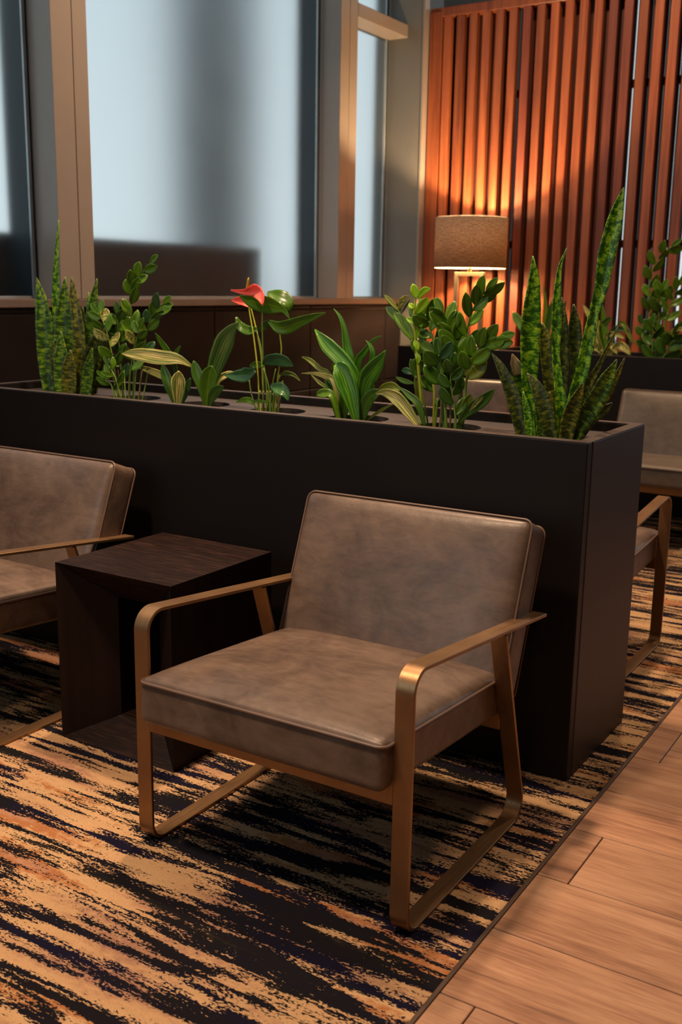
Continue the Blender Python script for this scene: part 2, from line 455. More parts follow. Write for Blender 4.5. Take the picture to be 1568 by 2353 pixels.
structure(boxobj('trim_%d' % n, -2.785, -2.768, YE-.006, YE+.06, 0, CEIL, M_MULL, bev=.002)); n += 1
# above and beside, the rest of the room
structure(boxobj('ceiling', -3.5, 4.6, -5, 6.5, CEIL, CEIL+.1, M_CEIL))
structure(boxobj('wall_left_rear', -3.17, -3.0, YE+.30, 6.5, 0, CEIL, M_WALL))
structure(boxobj('wall_left_near', -3.5, -3.0, -5, -2.45, 1.262, CEIL, M_WALL))
structure(boxobj('wall_right', 4.6, 4.7, -5, 6.5, -.08, CEIL, M_WALL))
structure(boxobj('wall_near', -.8, 4.6, -5.1, -5, -.08, CEIL, M_WALL))
structure(boxobj('wall_near_low', -3.5, -.8, -5.1, -5, -.08, 1.2, M_WALL))  # kept low: unseen opening above it added to let cool sky light in
# rear wall beyond the screen: low wall, piers, tall glazing
structure(boxobj('wall_back', -3.5, 4.6, 6.5, 6.6, -.08, .55, M_WALL))
for x in (-3.4, -1.98, -.55, .85, 2.2, 3.6):
    structure(boxobj('trim_%d' % n, x, x+.10, 6.5, 6.62, .55, CEIL, M_WALL)); n += 1
# outside
pp = boxobj('parapet', -3.44, -3.27, -6, 3.01, 1.0, 1.572, M_OUT, bev=.01); pp['kind'] = 'structure'
bm = bmesh.new()
bmesh.ops.create_cone(bm, cap_ends=True, segments=32, radius1=.34, radius2=.34, depth=7)
oc = link_mesh('column', bm, M_OUTC, smooth=True, loc=(-4.9, 4.55, 2.9)); oc['kind'] = 'structure'
structure(boxobj('ground', -30, 30, -30, 40, -.7, -.6, M_GROUND))

# ------------------------------------------------------------------ slatted screen
SY = 4.30
scr = empty('slatted_screen', (-1.0, SY, 0), 'tall red wooden slat screen standing behind the table lamp', 'screen')
def scr_box(name, x0, x1, y0, y1, z0, z1, m, b=.003):
    return boxobj(name, x0+1.0, x1+1.0, y0-SY, y1-SY, z0, z1, m, scr, bev=b, seg=1)
scr_box('post', -2.763, -2.672, SY-.01, SY+.09, 0, 3.20, M_SLAT)
scr_box('top_rail', -2.763, .6, SY-.006, SY+.085, 3.165, 3.225, M_SLAT)
scr_box('bottom_rail', -2.672, .6, SY+.002, SY+.08, 0.02, .10, M_SLAT)
i = 0
while -2.664+i*.0973 < .5:
    x = -2.664+i*.0973
    m = M_SLATD if i in (6, 12, 13, 25) else M_SLAT
    scr_box('slat', x+.002, x+.0590, SY, SY+.045, .10, 3.165, m)
    i += 1
gaps = []
for k_, gw in ((6, .013), (11, .004), (14, .013), (15, .008), (16, .007), (17, .008), (18, .022), (21, .02), (25, .02), (29, .02)):
    xk = -2.664+k_*.0973
    gaps.append((xk-.007+(xk-CX)/(SY-CY)*.105, gw))
xa = -2.672
for gx, gw in gaps:
    xb = gx-gw/2; nn = max(1, round((xb-xa)/.0975)); w = (xb-xa)/nn
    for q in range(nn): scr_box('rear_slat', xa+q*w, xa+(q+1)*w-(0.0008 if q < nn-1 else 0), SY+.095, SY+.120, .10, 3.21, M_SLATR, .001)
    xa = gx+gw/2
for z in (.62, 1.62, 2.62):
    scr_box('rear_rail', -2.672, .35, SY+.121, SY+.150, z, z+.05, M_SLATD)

# ------------------------------------------------------------------ planters
def planter(name, X0, X1, Y0, W, H, label, holes, cover=None):
    root = empty(name, (X0, Y0, 0), label, 'planter', 'black planter boxes')
    L = X1-X0; T = .036
    def pb(nm, x0, x1, y0, y1, z0, z1, m, b=.003): return boxobj(nm, x0, x1, y0, y1, z0, z1, m, root, bev=b)
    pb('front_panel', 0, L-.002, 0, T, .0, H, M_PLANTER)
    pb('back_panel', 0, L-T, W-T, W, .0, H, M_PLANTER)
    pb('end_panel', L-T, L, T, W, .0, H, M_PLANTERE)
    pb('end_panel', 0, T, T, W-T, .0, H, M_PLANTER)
    bm_ = bmesh.new()
    for q in ((.0005, L-.0005, .0005, T), (.0005, L-.0005, W-T, W-.0005), (L-T, L-.0005, T, W-T), (.0005, T, T, W-T)): box(bm_, *q, H, H+.0015)
    link_mesh('rim', bm_, M_RIM, root)
    pb('inner_shelf', T, L-T, T, W-T, .56, .58, M_DARKHOLE, 0)
    # lid with round holes
    bm = bmesh.new()
    zt = .922; zl_ = zt-.016
    def face_with_holes(z, flip):
        # grid strips between holes; each cell is a quad ring around a circle
        xs = sorted(holes); r = .100; cy = W*.53
        edges = [T] + [(a+b)/2 for a, b in zip(xs, xs[1:])] + [L-T]
        y0, y1 = T, W-T
        if not xs:
            vs = [bm.verts.new(v) for v in ((T, y0, z), (L-T, y0, z), (L-T, y1, z), (T, y1, z))]
            bm.faces.new(vs[::-1] if flip else vs); return
        for cx_, a, b in zip(xs, edges, edges[1:]):
            n_ = 40; inner = []; outer = []
            for q in range(n_):
                th = 2*math.pi*q/n_; c_, s_ = math.cos(th), math.sin(th)
                inner.append(bm.verts.new((cx_+r*c_, cy+r*s_, z)))
                tx = ((b-cx_)/c_ if c_ > 0 else (a-cx_)/c_) if abs(c_) > 1e-6 else 1e9
                ty = ((y1-cy)/s_ if s_ > 0 else (y0-cy)/s_) if abs(s_) > 1e-6 else 1e9
                t_ = min(tx, ty); outer.append(bm.verts.new((cx_+t_*c_, cy+t_*s_, z)))
            for q in range(n_):
                k2 = (q+1) % n_
                f = (inner[q], outer[q], outer[k2], inner[k2])
                bm.faces.new(f[::-1] if flip else f)
            corners = [(b, y1), (a, y1), (a, y0), (b, y0)]
            for (xx, yy) in corners:
                th = math.atan2(yy-cy, xx-cx_) % (2*math.pi)
                q = int(th/(2*math.pi/n_)); k2 = (q+1) % n_
                vv = bm.verts.new((xx, yy, z))
                f = (outer[q], vv, outer[k2])
                try: bm.faces.new(f[::-1] if flip else f)
                except ValueError: pass
            if not flip:
                lo = [bm.verts.new((v.co.x, v.co.y, zl_)) for v in inner]
                for q in range(n_):
                    k2 = (q+1) % n_
                    bm.faces.new((inner[k2], lo[k2], lo[q], inner[q])[::-1])
    face_with_holes(zt, False)
    link_mesh('lid', bm, M_LID, root)
    if cover:
        pb('cover_plate', cover[0], cover[1], T+.001, W-T-.001, .90, H+.003, M_PLANTER)
    return root
H = .95
PX = -2.417
holeX = [-.21-.325*k for k in range(7)]
pl1 = planter('planter_box', PX, 0, 0, .5013, H, 'long black brown planter box behind the near armchair, filled with seven plants', [x-PX for x in holeX])
P2Y = 3.728
pl2 = planter('planter_box', -2.64, .55, P2Y, .50, H, 'black planter box at the back in front of the slatted screen, carrying the lamp', [.98+.325*k for k in range(7)], cover=(.037, .70))
pl2.name = 'planter_box.001'

# ------------------------------------------------------------------ armchairs
def rbox(hx, hy, hz, r, n=22, crown=0, crown_back=0, sidepuff=0):
    """rounded cushion centred at the origin, half sizes hx, hy, hz"""
    bm = bmesh.new()
    bmesh.ops.create_cube(bm, size=2.0)
    bmesh.ops.subdivide_edges(bm, edges=bm.edges[:], cuts=n, use_grid_fill=True)
    def rm(t):
        return math.copysign(1-(1-abs(t))**1.7, t)
    for v in bm.verts:
        q = Vector((rm(v.co.x)*hx, rm(v.co.y)*hy, rm(v.co.z)*hz))
        c = Vector((max(-hx+r, min(hx-r, q.x)), max(-hy+r, min(hy-r, q.y)), max(-hz+r, min(hz-r, q.z))))
        d = q-c
        if d.length > 1e-9: q = c+d.normalized()*r
        fx, fy = 1-(q.x/hx)**4, 1-(q.y/hy)**4
        if q.z > hz*.2: q.z += crown*max(0, fx)*max(0, fy)
        if q.z < -hz*.2: q.z -= crown_back*max(0, fx)*max(0, fy)
        fz = 1-(q.z/hz)**2 if abs(q.z) < hz else 0
        if abs(q.x) > hx-r*1.01: q.x += math.copysign(sidepuff*fz*max(0, fy), q.x)
        v.co = q
    return bm
def rrect_path(hx, hy, r, z, n=7):
    out = []
    for cx_, cy_, a0 in ((hx-r, hy-r, 0), (-hx+r, hy-r, 90), (-hx+r, -hy+r, 180), (hx-r, -hy+r, 270)):
        for k in range(n+1):
            a = math.radians(a0+90*k/n); out.append(Vector((cx_+r*math.cos(a), cy_+r*math.sin(a), z)))
    return out
def bar(path, u0, u1, t):
    """flat bar of thickness t following (v, z) points of the outer surface; inward is left of the travel"""
    bm = bmesh.new(); N = len(path); rings = []
    for i, (v, z) in enumerate(path):
        a = path[max(i-1, 0)]; b = path[min(i+1, N-1)]
        dx, dz = b[0]-a[0], b[1]-a[1]; l = math.hypot(dx, dz); nx, nz = -dz/l, dx/l
        rings.append([bm.verts.new((u0, v, z)), bm.verts.new((u1, v, z)), bm.verts.new((u1, v+nx*t, z+nz*t)), bm.verts.new((u0, v+nx*t, z+nz*t))])
    for A, B in zip(rings, rings[1:]):
        for k in range(4):
            bm.faces.new((A[k], A[(k+1) % 4], B[(k+1) % 4], B[k]))
    bm.faces.new(rings[0][::-1]); bm.faces.new(rings[-1])
    bmesh.ops.recalc_face_normals(bm, faces=bm.faces[:])
    return bm
def fillet(a, p, b, r, n=16):
    a, p, b = Vector(a), Vector(p), Vector(b)
    d1 = (a-p).normalized(); d2 = (b-p).normalized()
    ang = d1.angle(d2); L = r/math.tan(ang/2)
    c = p+(d1+d2).normalized()*(r/math.sin(ang/2))
    s = p+d1*L; e = p+d2*L
    a0 = math.atan2(s.y-c.y, s.x-c.x); a1 = math.atan2(e.y-c.y, e.x-c.x)
    while a1-a0 > math.pi: a1 -= 2*math.pi
    while a1-a0 < -math.pi: a1 += 2*math.pi
    return [(c.x+r*math.cos(a0+(a1-a0)*k/n), c.y+r*math.sin(a0+(a1-a0)*k/n)) for k in range(n+1)]
A_, B_, T_ = .3728, .0433, .009
def make_chair(lm):
    root = empty('armchair', (0, 0, 0), '', 'chair', 'leather lounge armchairs with bronze frames')
    Z1, Z2, DA, VT, VB = .5966, .5251, .7263, .4712, .6527
    tip = (DA, Z2); ftop = (0, Z1); fbot = (0, 0); rbot = (VB, 0)
    zt = Z1+(Z2-Z1)*VT/DA-T_
    rtop = (VT, zt)
    f1 = fillet(tip, ftop, fbot, .052); f2 = fillet(ftop, fbot, rbot, .05); f3 = fillet(fbot, rbot, rtop, .055)
    for s in (-1, 1):
        u0, u1 = (A_-B_, A_) if s > 0 else (-A_, -A_+B_)
        def ob(nm, path):
            bm = bar(path, u0, u1, T_)
            bm.faces.ensure_lookup_table(); caps = set(bm.faces[-2:])
            bmesh.ops.bevel(bm, geom=[e for e in bm.edges if e.calc_face_angle(0) > 1.0 and not caps & set(e.link_faces)], offset=.0012, segments=1, affect='EDGES')
            o = link_mesh(nm, bm, M_BRONZE, root)
            for f in o.data.polygons: f.use_smooth = True
            o.data.set_sharp_from_angle(angle=math.radians(32))
            return o
        ob('armrest', [tip]+f1)
        h = len(f2)//2
        ob('leg', [f1[-1]]+f2[:h+1])
        ob('runner', f2[h:]+f3[:h+1])
        ob('leg', f3[h:]+[rtop])
    # cross rails
    boxobj('front_rail', -A_+B_, A_-B_, .000, .010, .296, .350, M_BRONZE, root, bev=.001)
    boxobj('rear_rail', -A_+B_-.002, A_-B_+.002, .545, .553, .262, .322, M_BRONZE, root, bev=.001)
    # seat cushion
    hw = A_-B_-.002
    vf, vr = -.040, .60
    ztf, ztr, th = .446, .402, .112
    hy = (vr-vf)/2/math.cos(math.atan2(ztf-ztr, vr-vf))
    bm = rbox(hw, hy, th/2, .020, crown=.027)
    seat = link_mesh('seat', bm, lm, root, smooth=True)
    seat.location = (0, (vf+vr)/2, (ztf+ztr)/2-th/2); seat.rotation_euler = (-math.atan2(ztf-ztr, vr-vf), 0, 0)
    bm = bmesh.new(); tube(bm, rrect_path(hw+.0005, hy+.0005, .022, th/2-.012), .0042, 6, closed=True)
    link_mesh('piping', bm, M_PIPE, seat, smooth=True)
    # backrest
    b0, b1 = (.52, .352), (.682, .774)
    ln = math.hypot(b1[0]-b0[0], b1[1]-b0[1]); lean = math.atan2(b1[0]-b0[0], b1[1]-b0[1]); tb = .116
    bm = rbox(.3365, ln/2, tb/2, .022, crown=.020, sidepuff=.003)
    back = link_mesh('backrest', bm, lm, root, smooth=True)
    # local +z -> forward-up normal, local y -> up along the back
    yv = Vector((0, math.sin(lean), math.cos(lean))); zv = Vector((0, -math.cos(lean), math.sin(lean))); xv = yv.cross(zv)
    mt = Matrix((xv, yv, zv)).transposed().to_4x4()
    mid = Vector((0, (b0[0]+b1[0])/2, (b0[1]+b1[1])/2)) - zv*(tb/2)
    back.matrix_local = Matrix.Translation(mid) @ mt
    bm = bmesh.new(); tube(bm, rrect_path(.3365+.0005, ln/2+.0005, .024, tb/2-.010), .0036, 6, closed=True)
    link_mesh('piping', bm, M_PIPE, back, smooth=True)
    bm = bmesh.new(); tube(bm, rrect_path(.3365+.0005, ln/2+.0005, .024, -tb/2+.008), .0030, 6, closed=True)
    link_mesh('piping', bm, M_PIPE, back, smooth=True)
    return root
def dup(o, parent=None):
    c = o.copy(); COL.objects.link(c); c.parent = parent
    if parent: c.matrix_parent_inverse = o.matrix_parent_inverse.copy()
    for ch in list(o.children): dup(ch, c)
    return c
ch = make_chair(M_LEATH)
ch.location = (-.3981, -.884, .0005); ch.rotation_euler = (0, 0, .0054)
ch['label'] = 'brown leather armchair with bronze frame, the nearest, seen whole in the middle'
def place(x, y, rz, label, src=ch):
    c = dup(src); c.location = (x, y, .0005); c.rotation_euler = (0, 0, rz); c['label'] = label; return c
place(-1.842, -.865, 0.0, 'brown leather armchair cut off by the left edge, left of the dark side table')
place(-.478, 1.32, math.pi, 'armchair behind the near planter, only its bronze arm and seat corner showing')
chg = place(-.662, 2.85, 0.0, 'grey leather armchair by the right edge, against the rear planter')
for c_ in chg.children:
    if c_.name.startswith(('seat', 'backrest')):
        c_.data = c_.data.copy(); c_.data.materials[0] = M_LEATH2
place(-2.035, 2.85, 0.0, 'armchair at the back below the lamp, its backrest top seen between the leaves')

# ------------------------------------------------------------------ side table: open box with flared, mitred front and back
def side_table():
    X0, X1, Y0, Y1, Z1 = -1.38, -.94, -.565, -.10, .542
    cx_, cy_ = (X0+X1)/2, (Y0+Y1)/2
    root = empty('side_table', (cx_, cy_, 0.0005), 'dark wenge cube side table open at the front, between the two near armchairs', 'table')
    hx, hy = (X1-X0)/2, (Y1-Y0)/2; z0 = 0.0; tx, tt, tb, d = .140, .108, .065, .11
    def panel(nm, o, i, m):
        # o: outer edge (two points x,z), i: inner edge (two points x,z)
        bm = bmesh.new()
        (ax, az), (bx, bz) = o; (cx2, cz2), (dx, dz) = i
        V = [bm.verts.new(v) for v in ((ax, -hy, az), (bx, -hy, bz), (bx, hy, bz), (ax, hy, az),
             (cx2, -hy+d, cz2), (dx, -hy+d, dz), (dx, hy-d, dz), (cx2, hy-d, cz2))]
        for f in ((0, 1, 2, 3), (0, 1, 5, 4), (4, 5, 6, 7), (7, 6, 2, 3), (0, 4, 7, 3), (1, 5, 6, 2)):
            bm.faces.new([V[q] for q in f])
        bmesh.ops.recalc_face_normals(bm, faces=bm.faces[:])
        bmesh.ops.bevel(bm, geom=bm.edges[:], offset=.0008, segments=1, affect='EDGES')
        return link_mesh(nm, bm, m, root)
    TL, TR, BL, BR = (-hx, Z1), (hx, Z1), (-hx, z0), (hx, z0)
    itl, itr, ibl, ibr = (-hx+tx, Z1-tt), (hx-tx, Z1-tt), (-hx+tx, z0+tb), (hx-tx, z0+tb)
    panel('table_top', (TL, TR), (itl, itr), M_TABLE)
    panel('base_panel', (BL, BR), (ibl, ibr), M_TABLE)
    panel('side_panel', (TL, BL), (itl, ibl), M_TABLEV)
    panel('side_panel', (TR, BR), (itr, ibr), M_TABLEV)
side_table()

# ------------------------------------------------------------------ table lamp
def lamp():
    X, Y, Z = -2.228, 3.955, .9535
    root = empty('table_lamp', (X, Y, Z), 'lit table lamp with brown linen drum shade on the rear planter', 'lamp')
    bm = bmesh.new(); box(bm, -.20, .20, -.11, .11, 0, .018, .006, 2); link_mesh('base', bm, M_NICKEL, root)
    bm = bmesh.new()
    w, h0, h1, t = .108, .018, 1.448-Z, .026
    box(bm, -w, -w+t, -t/2, t/2, h0, h1, .002); box(bm, w-t, w, -t/2, t/2, h0, h1, .002)
    box(bm, -w+t, w-t, -t/2, t/2, h1-t, h1, .002); box(bm, -w+t, w-t, -t/2, t/2, h0, h0+t, .002)
    link_mesh('frame', bm, M_NICKEL, root)
    bm = bmesh.new(); tube(bm, [(0, 0, h1), (0, 0, h1+.05)], .014, 12); link_mesh('stem', bm, M_NICKEL, root, True)
    R, s0, s1 = .242, 1.474-Z, 1.800-Z
    bm = bmesh.new(); N = 64; uvl = bm.loops.layers.uv.new('UVMap'); rings = []
    for r_, zs in ((R, (s0, s1)), (R-.0015, (s1, s0))):
        for z in zs: rings.append([bm.verts.new((r_*math.cos(2*math.pi*k/N), r_*math.sin(2*math.pi*k/N), z)) for k in range(N)])
    for a in range(4):
        A, B = rings[a], rings[(a+1) % 4]
        for k in range(N):
            f = bm.faces.new((A[k], A[(k+1) % N], B[(k+1) % N], B[k])); f.smooth = True
            for lp, (uu, vv) in zip(f.loops, ((k, a), (k+1, a), (k+1, a+1), (k, a+1))): lp[uvl].uv = (uu/N, vv % 2 if a in (0, 2) else 0)
    shade = link_mesh('lamp_shade', bm, M_LINEN, root)
    ml, nt, p = mat('white_lining'); nt.nodes.remove(p)
    di = nt.nodes.new('ShaderNodeBsdfDiffuse'); tr = nt.nodes.new('ShaderNodeBsdfTranslucent'); mx = nt.nodes.new('ShaderNodeMixShader')
    di.inputs[0].default_value = tr.inputs[0].default_value = (.85, .78, .66, 1); mx.inputs[0].default_value = .4
    nt.links.new(di.outputs[0], mx.inputs[1]); nt.links.new(tr.outputs[0], mx.inputs[2]); nt.links.new(mx.outputs[0], nt.nodes['Material Output'].inputs[0])
    bm = bmesh.new(); ra = [[bm.verts.new(((R-.004)*math.cos(2*math.pi*k/N), (R-.004)*math.sin(2*math.pi*k/N), z)) for k in range(N)] for z in (s0-.001, s1+.001)]
    for k in range(N): bm.faces.new((ra[0][k], ra[0][(k+1) % N], ra[1][(k+1) % N], ra[1][k]))
    link_mesh('shade_lining', bm, ml, shade, True)
    bm = bmesh.new()
    for k in range(3):
        a = 2*math.pi*k/3+.4; tube(bm, [(0, 0, s0+.03), ((R-.003)*math.cos(a), (R-.003)*math.sin(a), s0+.012)], .0025, 6)
    link_mesh('shade_ring', bm, M_NICKEL, root)
    bm = bmesh.new(); bmesh.ops.create_uvsphere(bm, u_segments=16, v_segments=10, radius=.03)
    mb, nt, p = mat('lamp_bulb'); p.inputs['Emission Color'].default_value = (1, .72, .4, 1); p.inputs['Emission Strength'].default_value = 6
    link_mesh('bulb', bm, mb, root, True, loc=(0, 0, s0+.10))
    for dz in (.155,):
        l = bpy.data.lights.new('bulb_light', 'POINT'); l.energy = 100; l.color = (1.0, .66, .35); l.shadow_soft_size = .035
        o = bpy.data.objects.new('bulb_light', l); COL.objects.link(o); o.location = (X, Y, Z+s0+dz)
lamp()

# ------------------------------------------------------------------ plants
PROF = {
 'sword': [(0, .55), (.15, .72), (.4, .95), (.6, 1.0), (.8, .78), (.93, .34), (1, .03)],
 'lance': [(0, .16), (.12, .34), (.35, .86), (.55, 1.0), (.75, .84), (.9, .48), (1, .03)],
 'oval': [(0, .10), (.1, .45), (.3, .90), (.5, 1.0), (.7, .90), (.88, .52), (1, .04)],
 'heart': [(0, .30), (.06, .72), (.16, .98), (.3, 1.0), (.5, .82), (.7, .55), (.88, .25), (1, .02)],
}
def leaf3(parent, pts, width, m, prof='lance', face=0, cup=.25, thick=.0012, name='leaf', n=14, mm=6, wave=0, widths=None):
    """pts: world points of the midrib from base to tip; width in metres; face: turn about the midrib in degrees"""
    P = catmull(pts, n)
    view = Vector((-.5, .85, 0)).normalized()
    bm = bmesh.new(); uvl = bm.loops.layers.uv.new('UVMap'); rows = []
    for i, p in enumerate(P):
        t = i/n
        tg = (P[min(i+1, n)]-P[max(i-1, 0)]).normalized()
        s = tg.cross(view)
        if s.length < .05: s = tg.cross(Vector((0, 0, 1)))
        s.normalize(); nr = s.cross(tg).normalized()
        fa = math.radians(face if not isinstance(face, tuple) else face[0]+(face[1]-face[0])*t)
        s2 = s*math.cos(fa)+nr*math.sin(fa); n2 = -s*math.sin(fa)+nr*math.cos(fa)
        w = (interp(widths, t) if widths else width*interp(PROF[prof], t))*.5
        row = []
        for j in range(mm+1):
            q = j/mm*2-1
            off = cup*w*(abs(q)**1.5) + wave*w*math.sin(t*16+q*2)*abs(q)
            row.append(bm.verts.new(p + s2*(q*w*(1-.12*cup*q*q)) - n2*off))
        rows.append(row)
    L0 = 0
    for i in range(n):
        for j in range(mm):
            f = bm.faces.new((rows[i][j], rows[i][j+1], rows[i+1][j+1], rows[i+1][j])); f.smooth = True
            for lp, (a, b) in zip(f.loops, ((j, i), (j+1, i), (j+1, i+1), (j, i+1))): lp[uvl].uv = (a/mm, b/n)
    o = link_mesh(name, bm, m)
    md = o.modifiers.new('thickness', 'SOLIDIFY'); md.thickness = thick; md.offset = 0
    o.parent = parent; o.matrix_parent_inverse = parent.matrix_basis.inverted()
    return o
def leafp(parent, pp, wpx, m, Y, prof='lance', dy=0, **k):
    """pp: midrib from tip to base given as sight directions met at depth Y (+dy at the tip)"""
    pp = pp[::-1]; N = len(pp)-1
    ys = [Y + (dy*(i/N) if not isinstance(dy, (list, tuple)) else dy[::-1][i]) for i in range(N+1)]
    pts = [at(x, y, yy) for (x, y), yy in zip(pp, ys)]
    s = px2m(pts[len(pts)//2])
    wd = k.pop('wid', None)
    if wd:
        wd = wd[::-1]
        k['widths'] = [(i/(len(wd)-1), w*s) for i, w in enumerate(wd)]
    return leaf3(parent, pts, wpx*s, m, prof, **k)
def stem3(parent, pts, r0, r1, m=M_STEM, name='stem', n=14):
    P = catmull(pts, n); bm = bmesh.new()
    tube(bm, P, [r0+(r1-r0)*i/n for i in range(n+1)], 7)
    o = link_mesh(name, bm, m, smooth=True); o.parent = parent; o.matrix_parent_inverse = parent.matrix_basis.inverted(); return P
def plant_root(name, x, y, label, cat='plant', group=None, r=.088, ztop=.895, zbot=.5805):
    o = empty(name, (x, y, zbot), label, cat, group)
    bm = bmesh.new(); h = ztop-zbot; N = 28
    prof = [(0, 0), (r*.72, 0), (r*.95, h), (r, h), (r, h-.01)]
    rings = []
    for (rr_, z) in [(r*.70, 0), (r, h), (r*.94, h), (r*.90, h-.022)]:
        rings.append([bm.verts.new((rr_*math.cos(2*math.pi*k/N), rr_*math.sin(2*math.pi*k/N), z)) for k in range(N)])
    for A, B in zip(rings, rings[1:]):
        for k in range(N): bm.faces.new((A[k], A[(k+1) % N], B[(k+1) % N], B[k]))
    bm.faces.new(rings[0][::-1])
    link_mesh('nursery_pot', bm, M_DARKHOLE, o, True)
    bm = bmesh.new(); bmesh.ops.create_circle(bm, cap_ends=True, segments=N, radius=r*.91)
    link_mesh('soil', bm, M_SOIL, o, loc=(0, 0, h-.018))
    bpy.context.view_layer.update()
    return o
def to_pot(P, cx_, cy_, z=.875, k=.45):
    """continue a leaf or stem base down into its pot"""
    return Vector((cx_+(P.x-cx_)*k, cy_+(P.y-cy_)*k, z))
def zz_stem(parent, pts, Y, m_leaf, m_stem=M_STEM, r=.0042, lw=.026, ll=.055, t0=.45, nl=7, dy=0, pot=None, seed=0, alt=None, spread=48, termial=True):
    rnd = random.Random(seed)
    pts3 = [at(x, y, Y+dy*i/(len(pts)-1)) for i, (x, y) in enumerate(pts)]
    if pot: pts3 = [to_pot(pts3[0], *pot)] + pts3
    P = stem3(parent, pts3, r, r*.4, m_stem, n=18)
    n = 18
    for k in range(nl):
        t = t0+(1-t0)*k/nl; f = t*n; i = min(int(f), n-1); p = P[i].lerp(P[i+1], f-i)
        tg = (P[min(i+1, n)]-P[max(i-1, 0)]).normalized()
        side = tg.cross(Vector((-.5, .85, 0))).normalized()*(1 if k % 2 else -1)
        out = Vector((-.5, .85, 0))*rnd.uniform(-.7, .5)
        a = math.radians(spread*rnd.uniform(.75, 1.2))
        L = 1.22*ll*rnd.uniform(.85, 1.15)*(1-.25*t)
        d = (tg*math.cos(a)+(side+out).normalized()*math.sin(a)).normalized()
        d2 = (tg*.5+d).normalized()
        ml = m_leaf if (alt is None or rnd.random() > .22) else alt
        leaf3(parent, [p, p+d*L*.5, p+d*L*.5+d2*L*.5], 1.22*lw*rnd.uniform(.9, 1.1), ml, 'oval', face=rnd.uniform(-35, 35), cup=.35, n=8, mm=4)
    if termial:
        tg = (P[-1]-P[-3]).normalized()
        leaf3(parent, [P[-1]-tg*.004, P[-1]+tg*ll*.4, P[-1]+tg*ll*.75], lw*.85, m_leaf, 'oval', face=15, cup=.35, n=8, mm=4)

HX = {k: holeX[6-k] for k in range(7)}   # k = 0 left ... 6 right
PY = .266
def base_of(lst, k): return lst
# 1 snake plant, left
r1 = plant_root('snake_plant', HX[0], PY, 'small snake plant with one tall thin spike, leftmost on the near planter', group='plants in the near planter')
def sw(root, pts, wid, m, Y=PY, dy=0, face=0, cup=.35, px=None):
    pp = list(pts)
    return leafp(root, pp, 1, m, Y, dy=dy, face=face, cup=cup, wid=[w*1.13 for w in wid], thick=.003, n=18)
sw(r1, [(134.6, 505), (130, 590), (129, 640), (129, 703), (133, 800), (142, 930)], [2, 9, 14, 16, 18, 16], L_SNAKEB, Y=PY+.02)
sw(r1, [(150, 636), (148, 690), (148, 740), (150, 790), (151, 850), (152, 930)], [2, 26, 42, 46, 40, 30], L_SNAKE, Y=PY-.01)
sw(r1, [(84, 638), (96, 690), (103, 751), (106, 800), (109, 850), (120, 930)], [2, 27, 37, 37, 33, 24], L_SNAKE, Y=PY-.03)
sw(r1, [(164, 634), (171, 687), (181, 751), (184, 800), (180, 850), (174, 930)], [2, 20, 26, 25, 22, 20], L_SNAKEY, Y=PY+.0)
sw(r1, [(223, 640), (217, 684), (213, 730), (205, 790), (200, 850), (192, 930)], [2, 17, 28, 26, 22, 20], L_SNAKE, Y=PY+.03)
sw(r1, [(203, 672), (204, 703), (203, 751), (198, 820), (190, 930)], [2, 9, 13, 14, 14], L_SNAKEB, Y=PY+.05)
sw(r1, [(240, 748), (228, 783), (212, 831), (204, 870), (198, 930)], [2, 36, 42, 34, 24], L_SNAKED, Y=PY-.02)
sw(r1, [(122, 783), (124, 820), (128, 860), (138, 930)], [2, 16, 18, 14], L_SNAKED, Y=PY-.05)
sw(r1, [(162, 804), (160, 840), (160, 880), (160, 930)], [4, 30, 32, 26], L_SNAKEY, Y=PY-.055)
sw(r1, [(246, 765), (240, 800), (230, 850), (208, 930)], [2, 9, 12, 12], L_SNAKEY, Y=PY+.02)

sw(r1, [(108, 700), (118, 760), (126, 830), (134, 930)], [3, 28, 32, 26], L_SNAKE, Y=PY+.05)
sw(r1, [(190, 705), (188, 760), (184, 840), (178, 930)], [3, 26, 34, 28], L_SNAKED, Y=PY+.06)
sw(r1, [(140, 760), (142, 820), (146, 880), (150, 930)], [3, 34, 36, 30], L_SNAKE, Y=PY-.04)
sw(r1, [(212, 800), (204, 850), (196, 930)], [3, 24, 22], L_SNAKE, Y=PY-.05)
# 2 glossy plant
r2 = plant_root('zz_plant', HX[1], PY, 'glossy leaved plant with curved stems, second from the left on the near planter', group='plants in the near planter')
pot = (HX[1], PY)
zz_stem(r2, [(306, 925), (309, 799), (303, 751), (301, 687), (305, 659), (316, 640), (346, 605)], PY, L_ZZ, r=.004, t0=.28, nl=11, pot=pot, seed=1, ll=.062, lw=.030, spread=32)
zz_stem(r2, [(318, 925), (332, 799), (344, 741), (357, 716), (376, 697)], PY, L_ZZ, nl=9, t0=.38, pot=pot, seed=2, alt=L_BLUE, ll=.060, lw=.027, spread=38)
zz_stem(r2, [(276, 922), (263, 847), (251, 783), (238, 740), (224, 718)], PY-.02, L_ZZ, nl=9, t0=.42, pot=pot, seed=3, alt=L_MOT, ll=.062, lw=.029)
zz_stem(r2, [(285, 924), (277, 831), (272, 770), (270, 722)], PY+.01, L_ZZD, nl=9, t0=.40, pot=pot, seed=4, alt=L_BLUE, ll=.064, lw=.032)
zz_stem(r2, [(296, 925), (300, 850), (312, 790), (322, 755)], PY-.03, L_ZZ, nl=6, t0=.5, pot=pot, seed=5, alt=L_MOT, ll=.058, lw=.028)
zz_stem(r2, [(266, 920), (256, 885), (240, 868)], PY-.05, L_ZZ, nl=3, t0=.55, pot=pot, seed=6, ll=.062, lw=.022)
zz_stem(r2, [(280, 922), (266, 870), (250, 840)], PY-.05, L_ZZ, nl=3, t0=.6, pot=pot, seed=8, ll=.058, lw=.018)
